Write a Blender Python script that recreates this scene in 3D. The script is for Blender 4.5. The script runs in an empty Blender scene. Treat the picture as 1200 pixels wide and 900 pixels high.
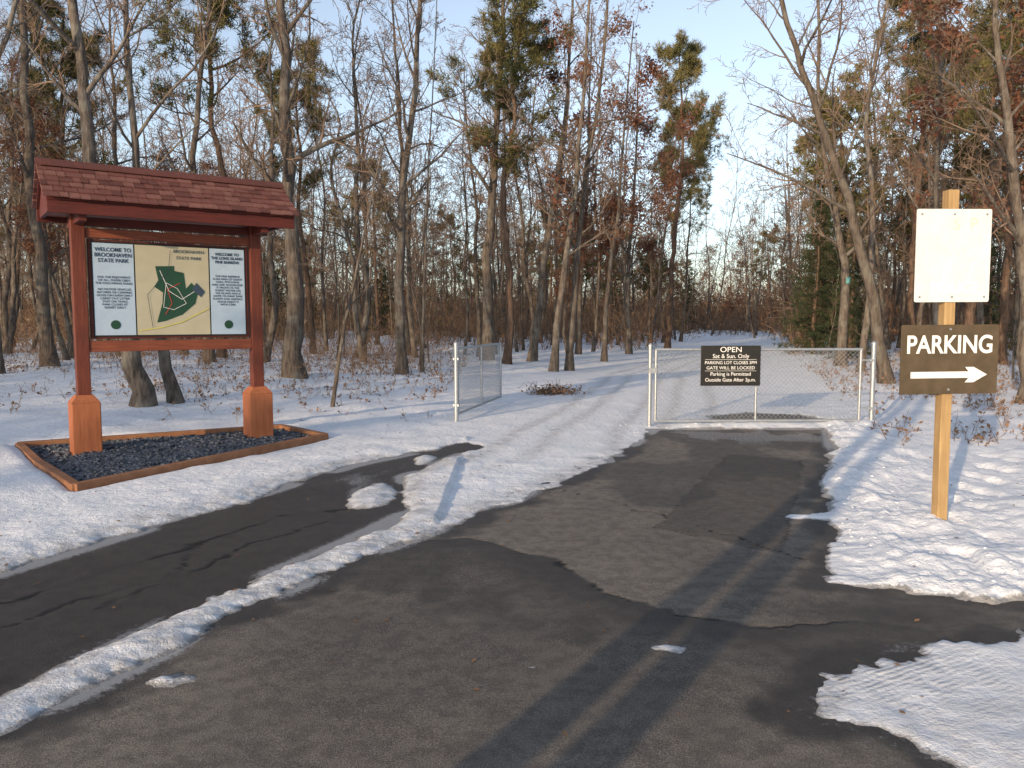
import bpy, math, random, bmesh
import numpy as np
from mathutils import Vector, Matrix
rng=np.random.default_rng(7); random.seed(7)
scene=bpy.context.scene
COL=scene.collection
R=math.radians

# ------------------------------------------------------------------ noise
def vnoise(x,y,seed=0):
    xi=np.floor(x).astype(np.int64); yi=np.floor(y).astype(np.int64)
    fx=x-xi; fy=y-yi
    fx=fx*fx*(3-2*fx); fy=fy*fy*(3-2*fy)
    def h(a,b):
        v=(a*374761393+b*668265263+seed*974634777)&0xffffffff
        v=((v^(v>>13))*1274126177)&0xffffffff
        v=v^(v>>16)
        return v/4294967295.0
    a=h(xi,yi);b=h(xi+1,yi);c=h(xi,yi+1);d=h(xi+1,yi+1)
    return (a*(1-fx)+b*fx)*(1-fy)+(c*(1-fx)+d*fx)*fy
def fbm(x,y,oct=4,seed=0):
    s=0;a=1.0;t=0
    for o in range(oct):
        ang=.6+o*1.1;cx,sx=math.cos(ang),math.sin(ang)
        s=s+a*(vnoise((x*cx-y*sx)*2**o+17.3*o,(x*sx+y*cx)*2**o+9.1*o,seed+o)*2-1); t+=a; a*=.5
    return s/t*1.6
def sst(a,b,x):
    t=np.clip((x-a)/(b-a),0,1); return t*t*(3-2*t)
def sdpoly(x,y,P):
    P=np.array(P,float); n=len(P)
    d=np.full(x.shape,1e18); ins=np.zeros(x.shape,bool)
    for i in range(n):
        ax,ay=P[i];bx,by=P[(i+1)%n]
        ex,ey=bx-ax,by-ay; wx,wy=x-ax,y-ay
        t=np.clip((wx*ex+wy*ey)/(ex*ex+ey*ey),0,1)
        d=np.minimum(d,(wx-ex*t)**2+(wy-ey*t)**2)
        c=((ay>y)!=(by>y))
        if abs(by-ay)>1e-9:
            ins^=(c&(x<(bx-ax)*(y-ay)/(by-ay)+ax))
    d=np.sqrt(d); return np.where(ins,-d,d)
def dline(x,y,P):
    d=np.full(np.shape(x),1e18); sgn=np.zeros(np.shape(x))
    for i in range(len(P)-1):
        ax,ay=P[i];bx,by=P[i+1]
        ex,ey=bx-ax,by-ay; wx,wy=x-ax,y-ay
        t=np.clip((wx*ex+wy*ey)/(ex*ex+ey*ey),0,1)
        dd=(wx-ex*t)**2+(wy-ey*t)**2
        cr=np.sign(wx*ey-wy*ex)
        sgn=np.where(dd<d,cr,sgn); d=np.minimum(d,dd)
    return np.sqrt(d),sgn

# ------------------------------------------------------------------ mesh builder
class B:
    def __init__(s): s.V=[];s.Q=[];s.T=[];s.qm=[];s.tm=[];s.n=0
    def add(s,V,F,mat=0):
        V=np.asarray(V,float).reshape(-1,3);F=np.asarray(F,np.int64)
        if len(F)==0: return
        s.V.append(V)
        if F.shape[1]==4: s.Q.append(F+s.n); s.qm.append(np.full(len(F),mat))
        else: s.T.append(F+s.n); s.tm.append(np.full(len(F),mat))
        s.n+=len(V)
    def tube(s,pts,rad,sides=8,mat=0,cap=False):
        pts=np.asarray(pts,float);rad=np.asarray(rad,float);n=len(pts)
        t=np.gradient(pts,axis=0); t/=np.linalg.norm(t,axis=1)[:,None]+1e-9
        m=t.mean(0); ref=np.array([1.,0,0]) if abs(m[2])>.6*np.linalg.norm(m) else np.array([0,0,1.])
        a=np.cross(t,ref); a/=np.linalg.norm(a,axis=1)[:,None]+1e-9
        b=np.cross(t,a)
        an=np.arange(sides)/sides*2*math.pi
        V=pts[:,None,:]+rad[:,None,None]*(np.cos(an)[None,:,None]*a[:,None,:]+np.sin(an)[None,:,None]*b[:,None,:])
        i=np.arange(n-1)[:,None]*sides; j=np.arange(sides)[None,:]; k=(j+1)%sides
        F=np.stack([i+j,i+k,i+sides+k,i+sides+j],-1).reshape(-1,4)
        s.add(V,F,mat)
        if cap:
            for e in (0,n-1):
                Vc=np.vstack([V[e],pts[e]]);
                s.add(Vc,np.array([[q,(q+1)%sides,sides] for q in range(sides)]),mat)
    def segs(s,P0,P1,R0,R1,sides=3,mat=0):
        P0=np.asarray(P0,float).reshape(-1,3);P1=np.asarray(P1,float).reshape(-1,3)
        if len(P0)==0:return
        R0=np.broadcast_to(R0,(len(P0),));R1=np.broadcast_to(R1,(len(P0),))
        d=P1-P0; d=d/(np.linalg.norm(d,axis=1)[:,None]+1e-9)
        ref=np.where(np.abs(d[:,2:3])>.8,np.array([[1.,0,0]]),np.array([[0,0,1.]]))
        a=np.cross(d,ref);a/=np.linalg.norm(a,axis=1)[:,None]+1e-9;b=np.cross(d,a)
        an=np.arange(sides)/sides*2*math.pi
        off=np.cos(an)[None,:,None]*a[:,None,:]+np.sin(an)[None,:,None]*b[:,None,:]
        V=np.concatenate([P0[:,None]+off*R0[:,None,None],P1[:,None]+off*R1[:,None,None]],1)
        base=np.arange(len(P0))[:,None]*(2*sides); j=np.arange(sides)[None,:];k=(j+1)%sides
        F=np.stack([base+j,base+k,base+sides+k,base+sides+j],-1).reshape(-1,4)
        s.add(V,F,mat)
    def leaves(s,P,size,mat=0,asp=.5):
        P=np.asarray(P,float).reshape(-1,3);n=len(P)
        if n==0:return
        u=rng.normal(size=(n,3));u/=np.linalg.norm(u,axis=1)[:,None]
        w=np.cross(u,rng.normal(size=(n,3)));w/=np.linalg.norm(w,axis=1)[:,None]
        L=(size*rng.uniform(.7,1.3,n))[:,None]
        V=np.stack([P,P+u*L*.5+w*L*asp*.5,P+u*L,P+u*L*.45-w*L*asp*.5],1)
        s.add(V,np.arange(n*4).reshape(n,4),mat)
    def tufts(s,P,D,k,L,w,mat=0,spread=1.0):
        P=np.repeat(np.asarray(P,float).reshape(-1,3),k,0);D=np.repeat(np.asarray(D,float).reshape(-1,3),k,0);n=len(P)
        if n==0:return
        u=D+rng.normal(size=(n,3))*spread;u/=np.linalg.norm(u,axis=1)[:,None]
        x=np.cross(u,rng.normal(size=(n,3)));x/=np.linalg.norm(x,axis=1)[:,None]
        l=(L*rng.uniform(.6,1.2,n))[:,None]
        P=P+rng.normal(size=(n,3))*L*.15
        V=np.stack([P-x*w,P+x*w,P+u*l],1)
        s.add(V,np.arange(n*3).reshape(n,3),mat)
    def box(s,c,sz,mat=0,M=None):
        c=np.array(c,float);h=np.array(sz,float)/2
        V=np.array([[x,y,z] for x in(-1,1) for y in(-1,1) for z in(-1,1)],float)*h
        if M is not None: V=V@np.array(M).T
        V=V+c
        s.add(V,[[0,1,3,2],[4,6,7,5],[0,4,5,1],[2,3,7,6],[0,2,6,4],[1,5,7,3]],mat)
    def mesh(s,name,mats,smooth=True):
        V=np.concatenate(s.V)
        Q=np.concatenate(s.Q) if s.Q else np.zeros((0,4),int);T=np.concatenate(s.T) if s.T else np.zeros((0,3),int)
        me=bpy.data.meshes.new(name)
        me.vertices.add(len(V));me.vertices.foreach_set('co',V.astype(np.float32).ravel())
        nl=len(Q)*4+len(T)*3
        me.loops.add(nl);me.loops.foreach_set('vertex_index',np.concatenate([Q.ravel(),T.ravel()]).astype(np.int32))
        me.polygons.add(len(Q)+len(T))
        st=np.concatenate([np.arange(len(Q))*4,len(Q)*4+np.arange(len(T))*3]).astype(np.int32)
        me.polygons.foreach_set('loop_start',st)
        mi=np.concatenate(([np.concatenate(s.qm)] if s.qm else [])+([np.concatenate(s.tm)] if s.tm else [])).astype(np.int32)
        for m in mats: me.materials.append(m)
        me.polygons.foreach_set('material_index',mi)
        me.polygons.foreach_set('use_smooth',np.full(len(mi),smooth))
        me.update(calc_edges=True)
        return me
def addobj(name,data,loc=(0,0,0),parent=None,rot=(0,0,0),scale=(1,1,1)):
    o=bpy.data.objects.new(name,data);COL.objects.link(o)
    o.location=loc;o.rotation_euler=rot;o.scale=scale
    if parent: o.parent=parent
    return o
def empty(name,loc=(0,0,0),rot=(0,0,0)):
    o=addobj(name,None,loc,None,rot);o.empty_display_size=.2;return o

# ------------------------------------------------------------------ materials
class M:
    def __init__(s,name,rough=.8,spec=.3):
        s.m=bpy.data.materials.new(name);s.m.use_nodes=True;s.nt=s.m.node_tree
        s.b=s.nt.nodes['Principled BSDF'];s.b.inputs['Roughness'].default_value=rough
        s.b.inputs['Specular IOR Level'].default_value=spec;s.out=s.nt.nodes['Material Output']
        s.tc=s.nt.nodes.new('ShaderNodeTexCoord')
    def new(s,t):return s.nt.nodes.new(t)
    def lk(s,a,b):s.nt.links.new(a,b)
    def vec(s,scale=(1,1,1),src='Object'):
        mp=s.new('ShaderNodeMapping');mp.inputs['Scale'].default_value=scale;s.lk(s.tc.outputs[src],mp.inputs[0]);return mp.outputs[0]
    def noise(s,scale,detail=4,rough=.55,vs=(1,1,1),src='Object'):
        n=s.new('ShaderNodeTexNoise');n.inputs['Scale'].default_value=scale;n.inputs['Detail'].default_value=detail
        n.inputs['Roughness'].default_value=rough;s.lk(s.vec(vs,src),n.inputs['Vector']);return n.outputs['Fac']
    def ramp(s,f,stops):
        r=s.new('ShaderNodeValToRGB');e=r.color_ramp.elements
        while len(e)<len(stops): e.new(.5)
        for el,(p,c) in zip(e,stops): el.position=p;el.color=(c,c,c,1) if not hasattr(c,'__len__') else (*c,1)
        s.lk(f,r.inputs[0]);return r.outputs[0]
    def mix(s,f,a,b,mode='MIX'):
        n=s.new('ShaderNodeMix');n.data_type='RGBA';n.blend_type=mode
        for sock,v in ((n.inputs[0],f),(n.inputs[6],a),(n.inputs[7],b)):
            if isinstance(v,(int,float)): sock.default_value=v
            elif isinstance(v,tuple): sock.default_value=(*v,1)
            else: s.lk(v,sock)
        return n.outputs[2]
    def math(s,op,a,b=0.0,clamp=False):
        n=s.new('ShaderNodeMath');n.operation=op;n.use_clamp=clamp
        for sock,v in ((n.inputs[0],a),(n.inputs[1],b)):
            if isinstance(v,(int,float)): sock.default_value=v
            else: s.lk(v,sock)
        return n.outputs[0]
    def attr(s,nm):
        n=s.new('ShaderNodeAttribute');n.attribute_name=nm;return n.outputs['Fac']
    def col(s,c):
        if isinstance(c,tuple): s.b.inputs['Base Color'].default_value=(*c,1)
        else: s.lk(c,s.b.inputs['Base Color'])
    def bump(s,f,strength=.5,dist=.02):
        n=s.new('ShaderNodeBump');n.inputs['Strength'].default_value=strength;n.inputs['Distance'].default_value=dist
        s.lk(f,n.inputs['Height']);s.lk(n.outputs[0],s.b.inputs['Normal'])
    def rnd(s):
        n=s.new('ShaderNodeObjectInfo');return n.outputs['Random']
def flat(name,c,rough=.6,var=.15,scale=20,metal=0,spec=.3,bump=0):
    m=M(name,rough,spec);f=m.noise(scale,3)
    m.col(m.ramp(f,[(.3,tuple(x*(1-var) for x in c)),(.7,tuple(min(1,x*(1+var)) for x in c))]))
    m.b.inputs['Metallic'].default_value=metal
    if bump:m.bump(f,bump,.005)
    return m.m
def bark(name,dark,light,lich=.35):
    m=M(name,.92,.1)
    f=m.noise(9,4,.65,(1.6,1.6,.35));g=m.noise(2.2,2,.6)
    c=m.ramp(f,[(.3,dark),(.68,light)])
    c=m.mix(m.math('MULTIPLY',m.ramp(g,[(.5,0.),(.62,1.)]),lich),c,(.28,.27,.23))
    c=m.mix(m.math('MULTIPLY',m.rnd(),.4),c,(.06,.047,.04))
    m.col(c);m.bump(f,1.,.05);return m.m
BARK=bark('oak_bark',(.045,.036,.031),(.20,.165,.135),.4)
BARK2=bark('pine_bark',(.055,.037,.028),(.23,.145,.10),.1)
TWIG=flat('twig_bark',(.19,.13,.092),.9,.3,3)
BRUSHM=flat('dry_brush_stems',(.20,.13,.085),.9,.35,2)
def foliage(name,c1,c2,tr=.3):
    m=M(name,.8,.1)
    f=m.noise(.9,2,.6)
    c=m.ramp(f,[(.35,c1),(.65,c2)])
    c=m.mix(m.math('MULTIPLY',m.rnd(),.3),c,tuple(x*.6 for x in c1))
    m.col(c)
    if tr>0:
        t=m.new('ShaderNodeBsdfTranslucent');m.lk(c,t.inputs[0]);x=m.new('ShaderNodeMixShader');x.inputs[0].default_value=tr
        m.lk(m.b.outputs[0],x.inputs[1]);m.lk(t.outputs[0],x.inputs[2]);m.lk(x.outputs[0],m.out.inputs[0])
    return m.m
LEAF=foliage('dry_oak_leaves',(.15,.064,.042),(.26,.13,.082))
LEAFB=foliage('dry_brown_leaves',(.17,.10,.06),(.28,.17,.10),0)
NEED=foliage('pine_needles',(.085,.088,.036),(.20,.165,.070),0)
DARKN=foliage('evergreen_needles',(.028,.042,.022),(.06,.074,.034),0)

# snow
ms=M('snow_surface',.65,.3)
dirt=ms.attr('dirt');lit=ms.attr('litter');thin=ms.attr('thin')
n1=ms.noise(14,5,.65);n2=ms.noise(70,4,.7);n3=ms.noise(7,6,.75)
c=ms.ramp(n1,[(.3,(.78,.80,.85)),(.7,(.88,.89,.92))])
dn=ms.math('MULTIPLY',dirt,ms.ramp(n3,[(.38,.15),(.60,1.)]))
c=ms.mix(dn,c,(.44,.43,.43))
tt=ms.math('ADD',ms.math('MULTIPLY',thin,1.5),ms.math('SUBTRACT',n2,1.0))
c=ms.mix(ms.ramp(tt,[(.0,0.),(.35,.85)]),c,(.20,.19,.185))
n4=ms.noise(5.5,8,.85)
ln=ms.math('MULTIPLY',lit,ms.ramp(n4,[(.54,0.),(.61,1.)]))
c=ms.mix(ln,c,(.20,.13,.08))
ms.col(c)
h=ms.math('ADD',ms.math('MULTIPLY',n1,1.),ms.math('MULTIPLY',n2,.3))
wv=ms.new('ShaderNodeTexWave');wv.wave_type='BANDS';wv.bands_direction='X';wv.inputs['Scale'].default_value=9;wv.inputs['Distortion'].default_value=2.5;wv.inputs['Detail'].default_value=5
mp=ms.new('ShaderNodeMapping');mp.inputs['Rotation'].default_value=(0,0,R(62));ms.lk(ms.tc.outputs['Object'],mp.inputs[0]);ms.lk(mp.outputs[0],wv.inputs['Vector'])
trk=ms.math('MULTIPLY',wv.outputs['Fac'],ms.math('MULTIPLY',ms.attr('track'),ms.ramp(n3,[(.4,0.),(.6,1.)])))
h=ms.math('ADD',h,ms.math('MULTIPLY',trk,.5))
ms.bump(h,.65,.04)
SNOW=ms.m
# asphalt
ma=M('asphalt_surface',.8,.3)
wet=ma.attr('wet');cr=ma.attr('crack');pt=ma.attr('patch');sl_a=ma.attr('slush')
sp=ma.noise(150,3,.75);bl=ma.noise(1.1,6,.7);md=ma.noise(9,5,.75);fr=ma.noise(30,6,.8)
c=ma.ramp(sp,[(.32,(.058,.050,.045)),(.5,(.155,.135,.12)),(.66,(.40,.35,.305))])
c=ma.mix(ma.ramp(bl,[(.40,0.),(.58,.75)]),c,ma.ramp(sp,[(.35,(.115,.10,.088)),(.65,(.35,.31,.265))]))
c=ma.mix(ma.math('MULTIPLY',ma.ramp(md,[(.45,0.),(.58,1.)]),.42),c,(.060,.053,.049))
c=ma.mix(ma.math('MULTIPLY',pt,.62),c,(.058,.052,.049))
c=ma.mix(ma.math('MULTIPLY',wet,.88),c,(.017,.016,.017))
c=ma.mix(cr,c,(.008,.008,.008))
fz=ma.math('ADD',ma.math('MULTIPLY',sl_a,.55),ma.math('SUBTRACT',fr,.66))
c=ma.mix(ma.ramp(fz,[(.06,0.),(.26,.6)]),c,(.48,.50,.54))
ma.col(c)
ma.lk(ma.math('SUBTRACT',.85,ma.math('MULTIPLY',wet,.42)),ma.b.inputs['Roughness'])
ma.bump(ma.math('SUBTRACT',ma.math('ADD',sp,ma.math('MULTIPLY',md,.5)),cr),.75,.014)
ASPH=ma.m

def wood(name,a,b,rough=.6,vs=(14,14,1.2)):
    m=M(name,rough,.3);f=m.noise(3,6,.6,vs);g=m.noise(2,3)
    c=m.ramp(f,[(.3,a),(.7,b)]);c=m.mix(m.ramp(g,[(.4,0.),(.7,.35)]),c,tuple(x*.55 for x in a))
    m.col(c);m.bump(f,.25,.006);return m.m
WV_SHADED=wood('cedar_vertical_shaded',(.10,.026,.017),(.18,.048,.027))  # post cedar, darkened in colour for the shade on the posts
WH=wood('cedar_horizontal',(.15,.040,.022),(.26,.078,.040),vs=(1.2,14,14))
WBASE_SUNLIT=wood('cedar_base_sunlit',(.27,.088,.038),(.42,.15,.068))  # same cedar, sunlight on the post bases painted in as brighter orange
WDARK=wood('stained_fascia',(.075,.016,.012),(.13,.028,.019),vs=(1.2,14,14))
SH=[wood('shingle_%d'%i,(a*.7,b*.7,c_*.7),(a,b,c_),.85,(14,3,3)) for i,(a,b,c_) in enumerate([(.19,.073,.060),(.14,.051,.043),(.24,.105,.084)])]
POSTW=wood('treated_pine',(.30,.19,.085),(.46,.31,.15),.75)
TIMB=wood('timber_edging',(.26,.115,.058),(.40,.19,.10),.8,(3,3,3))
GALV=flat('galvanised_steel',(.38,.40,.42),.45,.15,30,.6,.5)
BLACK=flat('black_sign_paint',(.018,.017,.016),.5,.2,15)
BROWN=flat('brown_sign_paint',(.085,.062,.037),.5,.22,9)
WHITE=flat('white_paint',(.74,.74,.72),.5,.05,12)
mf=M('weathered_white_paint',.55,.2);f1=mf.noise(6,6,.7);f2=mf.noise(40,3,.6,(1,1,.3))
cc=mf.ramp(f1,[(.35,(.62,.62,.59)),(.65,(.70,.70,.68))]);cc=mf.mix(mf.ramp(f2,[(.6,0.),(.78,.35)]),cc,(.46,.43,.36));mf.col(cc);WSIGN=mf.m
FADED=flat('faded_print',(.78,.78,.77),.5,.05,12)
FADED2=flat('faded_red_print',(.60,.57,.49),.5,.08,12)
PALE=flat('poster_paper',(.38,.48,.58),.5,.05,8)
MAPB=flat('map_paper',(.42,.39,.28),.5,.05,6)
GREEN=flat('map_green',(.018,.06,.035),.5,.1,6)
INK=flat('printed_ink',(.04,.06,.09),.5,.1,6)
RED=flat('map_red',(.5,.04,.03),.5,.1,6)
ROADP=flat('map_road',(.55,.50,.12),.5,.1,6)

# ------------------------------------------------------------------ layout
CL=[(-5,-6),(-1.8,3),(1.0,9),(2.2,13),(4.6,24),(8.2,34),(14.0,50),(17.5,62),(18.5,72),(15,86),(4,102),(-14,118)]
BARE1=[(2.2,11.9),(4.72,11.9),(3.95,9.8),(2.98,7.6),(2.36,5.8),(1.9,4.85),(2.3,4.74),(2.9,4.5),(4,4.4),(9,4.6),(9,4.1),(4,4.05),(2.72,4.1),(2.1,3.95),(1.42,3.62),(1.22,3.2),(1.6,2.81),(2.1,2.2),(3.5,0),(6,-5),(-5.2,-5),(-2.95,.9),(-2.05,3.0),(-1.70,3.83),(-1.31,4.77),(-.76,5.8),(0,7.0),(.95,8.6),(1.8,10.8)]
BARE2=[(-9,-5),(-4.3,2.5),(-3.31,5.02),(-2.58,6.74),(-1.75,8.9),(-.60,10.6),(-.45,10.3),(-1.2,8.3),(-.93,6.8),(-1.27,5.85),(-1.92,4.4),(-2.3,3.3),(-3.15,1),(-5.5,-5)]
BARE3=[(3.3,12.7),(5.2,12.7),(5.0,13.7),(4.2,14.1),(3.4,13.6)]
PATCH=[(.74,3.88,.25,.12),(.12,3.66,.07,.05),(-1.6,3.52,.08,.05),(-1.35,4.4,.06,.05),(-1.30,7.35,.20,.60),(2.45,6.55,.35,.14),(-1.05,9.3,.12,.45)]
def bare_sd(x,y,small=True):
    s=np.minimum(np.minimum(sdpoly(x,y,BARE1),sdpoly(x,y,BARE2)),sdpoly(x,y,BARE3))
    for (cx,cy,rx,ry) in (PATCH if small else ()):
        e=np.sqrt(((x-cx)/rx)**2+((y-cy)/ry)**2); s=np.maximum(s,(1-e)*min(rx,ry)*1.1)
    return s
KP=[(-6.2,9.9),(-5.26,8.7),(-4.12,7.4),(-2.55,10.7),(-3.4,11.6)]
def fields(x,y):
    sd0=bare_sd(x,y)
    rag=.5+.9*vnoise(x*.8,y*.8,9)
    nz=fbm(x*2.2,y*2.2,4,3)*.08+(fbm(x*8,y*8,4,8)*.05+fbm(x*22,y*22,3,18)*.026)*rag
    dc,sg=dline(x,y,CL)
    stz=((dc<2.8)&(y<9.5)&(x<1.6)).astype(float)
    sd=sd0+nz*(1-.3*stz)+stz*(.01+.07*fbm(x*1.1,y*1.1,2,14))
    off=sst(2.6,5.5,dc)
    road=1-sst(1.8,3.4,dc)
    h=-.018+.030*sst(-.05,.13,sd)
    deep=np.clip(sd,0,9)
    h=h+np.where(deep>0,.10*(1-np.exp(-deep/.5))*np.maximum(off,.0),0)
    bank=np.exp(-((sd-.5)/.5)**2)*sst(2.2,3.2,x)*(1-sst(12,14,y))*sst(4.6,5.2,y)
    h=h+bank*(.055+.045*fbm(x*2.6,y*2.6,4,31))*sst(-.02,.12,sd)
    h=h+.10*np.exp(-(((x-4.6)/.8)**2+((y-6.4)/.5)**2))
    lb=np.exp(-((sd-.5)/.4)**2)*(x<-.6)*(y<11)*.04; h=h+lb*sst(0,.2,sd)
    lump=sst(.02,.25,sd)
    h=h+lump*(.014*fbm(x*3.1,y*3.1,4,11)+.045*off*fbm(x*.9,y*.9,4,12))
    rt=sst(1.7,2.5,x-0.30*(y-4.5))*(y>4.3)*(y<16)*(x<14)
    rt=rt*(.35+.65*np.exp(-np.clip(sd,0,9)/.8))
    wx=x+.12*fbm(x*3,y*3,3,23);wy=y+.12*fbm(x*3,y*3,3,24)
    h=h+sst(0,.1,sd)*rt*(.026*fbm(wx*3.7,wy*3.7,3,21)+.024*np.abs(fbm(wx*9,wy*9,3,22))+.012*fbm(x*21,y*21,2,25))
    strip=sst(-.02,.1,sd)*stz
    h=h+strip*(.005*fbm(x*9,y*9,3,26)+.003*fbm(x*24,y*24,2,27))
    fp=np.zeros_like(x)
    for k in range(18):
        t=k/17;cx=-7.6+t*2.2+.12*((k%2)*2-1);cy=6.2+t*6.5+.6*math.sin(t*5)
        fp=np.maximum(fp,np.exp(-(((x-cx)/.09)**2+((y-cy)/.15)**2)**2))
    for k in range(18):
        t=k/17;cx=3.2+t*3.6+.13*((k%2)*2-1);cy=5.3+t*6.0+.3*math.sin(t*7)
        fp=np.maximum(fp,np.exp(-(((x-cx)/.085)**2+((y-cy)/.14)**2)**2))
    h=h-fp*.045*sst(.35,.6,sd)
    w=dc*np.where(sg>0,1,-1)+.15*fbm(y*.3,x*.1,2,5)
    g=0
    for c0 in (-1.5,-.95,-.1,.5,1.2): g=g+np.exp(-((w-c0)/.13)**2)
    gy=sst(7,11,y)
    h=h-sst(.15,.4,sd)*g*.010*gy*(1-sst(40,70,y))
    flr=.007*sst(.10,.28,sd)+(-1)*(1-sst(.10,.28,sd))
    h=np.maximum(h,np.where(sd>.1,flr,-9))
    h=h+.35*fbm(x/14,y/14,3,41)*sst(5,16,dc)*sst(13,24,np.abs(x)+np.abs(y))
    kd=sdpoly(x,y,KP); kin=1-sst(-.05,.12,kd); h=h*(1-kin)
    dirt=np.clip(road*gy*(.15+.65*np.clip(g,0,1))*(1-.5*sst(30,60,y))+ (1-sst(.0,.35,sd))*.25,0,1)
    dirt=np.clip(dirt+stz*.75*(1-sst(.1,.6,sd)),0,1)
    ice=np.exp(-(((x-2.0)/1.1)**2+((y-3.1)/.75)**2)); h=h-lump*ice*.003
    dirt=np.clip(dirt+.5*ice,0,1)
    thin=1-sst(-.02,.15,sd)
    litter=sst(3.8,8,dc)*sst(12,19,y+.4*np.abs(x))*.9
    litter=litter*(.45+.6*vnoise(x*.35,y*.35,77))
    track=np.exp(-(((x-1.75)/.5)**2+((y-3.6)/.32)**2))
    return h,dirt,thin,litter,track
def snow_h(x,y):
    return fields(np.atleast_1d(np.asarray(x,float)),np.atleast_1d(np.asarray(y,float)))[0]

def axis(c0,fine,step,grow,lim,cap=1e9):
    v=[c0];s=step
    while v[-1]<lim:
        if v[-1]>=fine: s=min(step+grow*(v[-1]-fine),cap)
        v.append(v[-1]+s)
    return v
xp=axis(0,5.2,.026,.045,700);xn=[-q for q in axis(0,4.2,.026,.045,700)][1:][::-1]
xs=np.array(xn+xp)
yp=axis(2.3,5.5,.022,.016,700);yn=[2.3-(q) for q in axis(0,.1,.05,.08,300)][1:][::-1]
ys=np.array(yn+yp)
X,Y=np.meshgrid(xs,ys);nx,ny=len(xs),len(ys)
h,dirt,thin,litter,track=fields(X.ravel(),Y.ravel())
b=B();V=np.stack([X.ravel(),Y.ravel(),h],1)
i=(np.arange(ny-1)[:,None]*nx+np.arange(nx-1)[None,:]).ravel()
b.add(V,np.stack([i,i+1,i+nx+1,i+nx],1))
me=b.mesh('snow_ground',[SNOW])
for nm,a in (('dirt',dirt),('thin',thin),('litter',litter),('track',track)):
    at=me.attributes.new(nm,'FLOAT','POINT');at.data.foreach_set('value',a.astype(np.float32))
addobj('snow_ground',me)
print('grid',nx,ny)
# asphalt
xs=np.arange(-9.6,9.6,.03);ys=np.concatenate([np.arange(-6,2.4,.15),np.arange(2.4,7,.018),np.arange(7,15,.05)])
X,Y=np.meshgrid(xs,ys);nx,ny=len(xs),len(ys);x=X.ravel();y=Y.ravel()
wx=x+.07*fbm(x*3,y*3,4,51)+.02*fbm(x*12,y*12,3,53);wy=y+.07*fbm(x*3+9,y*3,4,52)+.02*fbm(x*12,y*12,3,54)
C1=[(-.81,5.7),(-.26,5.93),(.24,5.39),(.62,4.69),(.96,4.34),(1.29,4.16),(1.68,4.22),(2.07,4.16),(3,4.2)]
C2=[(-4,4.1),(-2.9,4.6),(-2.4,5.6),(-1.9,6.6),(-1.2,7.0)]
C3=[(.1,7.9),(.9,7.2),(1.5,6.2),(2.1,5.2)];C4=[(-2.5,4.2),(-2.2,4.9),(-2.3,5.8)]
C6=[(-3.6,3.2),(-2.9,4.0),(-2.2,5.0),(-1.5,6.6)]
crk=0
for C,wd in ((C1,.010),(C2,.018),(C3,.006),(C4,.010),(C6,.012)):
    d,_=dline(wx,wy,C);crk=np.maximum(crk,1-sst(wd*.5,wd*1.8,d))
crk=crk*(.15+.85*sst(.3,.6,vnoise(x*4,y*4,60)))
d1,s1=dline(wx,wy,C1[:8])
wet=np.exp(-(d1/(.30+.25*vnoise(x*1.5,y*1.5,68)))**2)*(s1>0)*.75
patch=((s1>0)&(y<6)).astype(float)*.6*sst(-1.6,-.8,x)*sst(2.2,3.6,y+.3*fbm(x*2,y*2,3,59))
rp=sdpoly(x+.03*fbm(x*5,y*5,3,57),y+.03*fbm(x*5,y*5,3,58),[(1.15,6.2),(1.9,5.5),(2.5,6.9),(3.4,9.2),(2.7,9.7),(1.9,8.0)])
patch=np.maximum(patch,(rp<0)*.85)
crk=np.maximum(crk,(1-sst(.004,.014,np.abs(rp)))*.6*sst(.3,.6,vnoise(x*3,y*3,69)))
b2=sdpoly(wx,wy,BARE2);b1=sdpoly(x,y,BARE1)
wet=np.maximum(wet,(1-sst(-.1,.1,b2))*(.55+.3*fbm(x*1.3,y*1.3,4,71)))
wet=np.maximum(wet,(1-sst(.02,.22,-b1+.14*fbm(x*4,y*4,3,63)))*.85*(y<11.5))
wet=np.maximum(wet,sst(.20,.38,fbm(x*.8,y*.5,5,66))*.5)
wet=np.maximum(wet,np.exp(-(((x-2.2)/.7)**2+((y-4.35)/.30)**2))*.9)
wet=np.maximum(wet,np.exp(-(((x-1.6)/.55)**2+((y-4.9)/.6)**2))*.35)
sd0=bare_sd(x,y,False)
slush=np.exp(-np.clip(-sd0,0,9)/.07)*((x<1.2)|(y>9.5)|((x<2.6)&(y<4.4)))*(.2+.9*sst(.35,.7,vnoise(x*1.7,y*1.7,73)))
slush=np.maximum(slush,.55*sst(.3,.55,fbm(x*1.6,y*.9,4,74))*sst(9.4,11.0,y))
slush=np.maximum(slush,.6*np.exp(-((b2+.45)/.35)**2)*sst(.1,.5,fbm(x*1.3,y*.8,4,75)))
z=.003*fbm(x*2,y*2,3,70)-.006*crk+.003*patch
b=B();b.add(np.stack([x,y,z],1),(lambda i:np.stack([i,i+1,i+nx+1,i+nx],1))((np.arange(ny-1)[:,None]*nx+np.arange(nx-1)[None,:]).ravel()))
me=b.mesh('asphalt_road',[ASPH])
for nm,a in (('wet',np.clip(wet,0,1)),('crack',np.clip(crk,0,1)),('patch',patch),('slush',np.clip(slush,0,1))):
    at=me.attributes.new(nm,'FLOAT','POINT');at.data.foreach_set('value',a.astype(np.float32))
addobj('asphalt_road',me)

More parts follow.
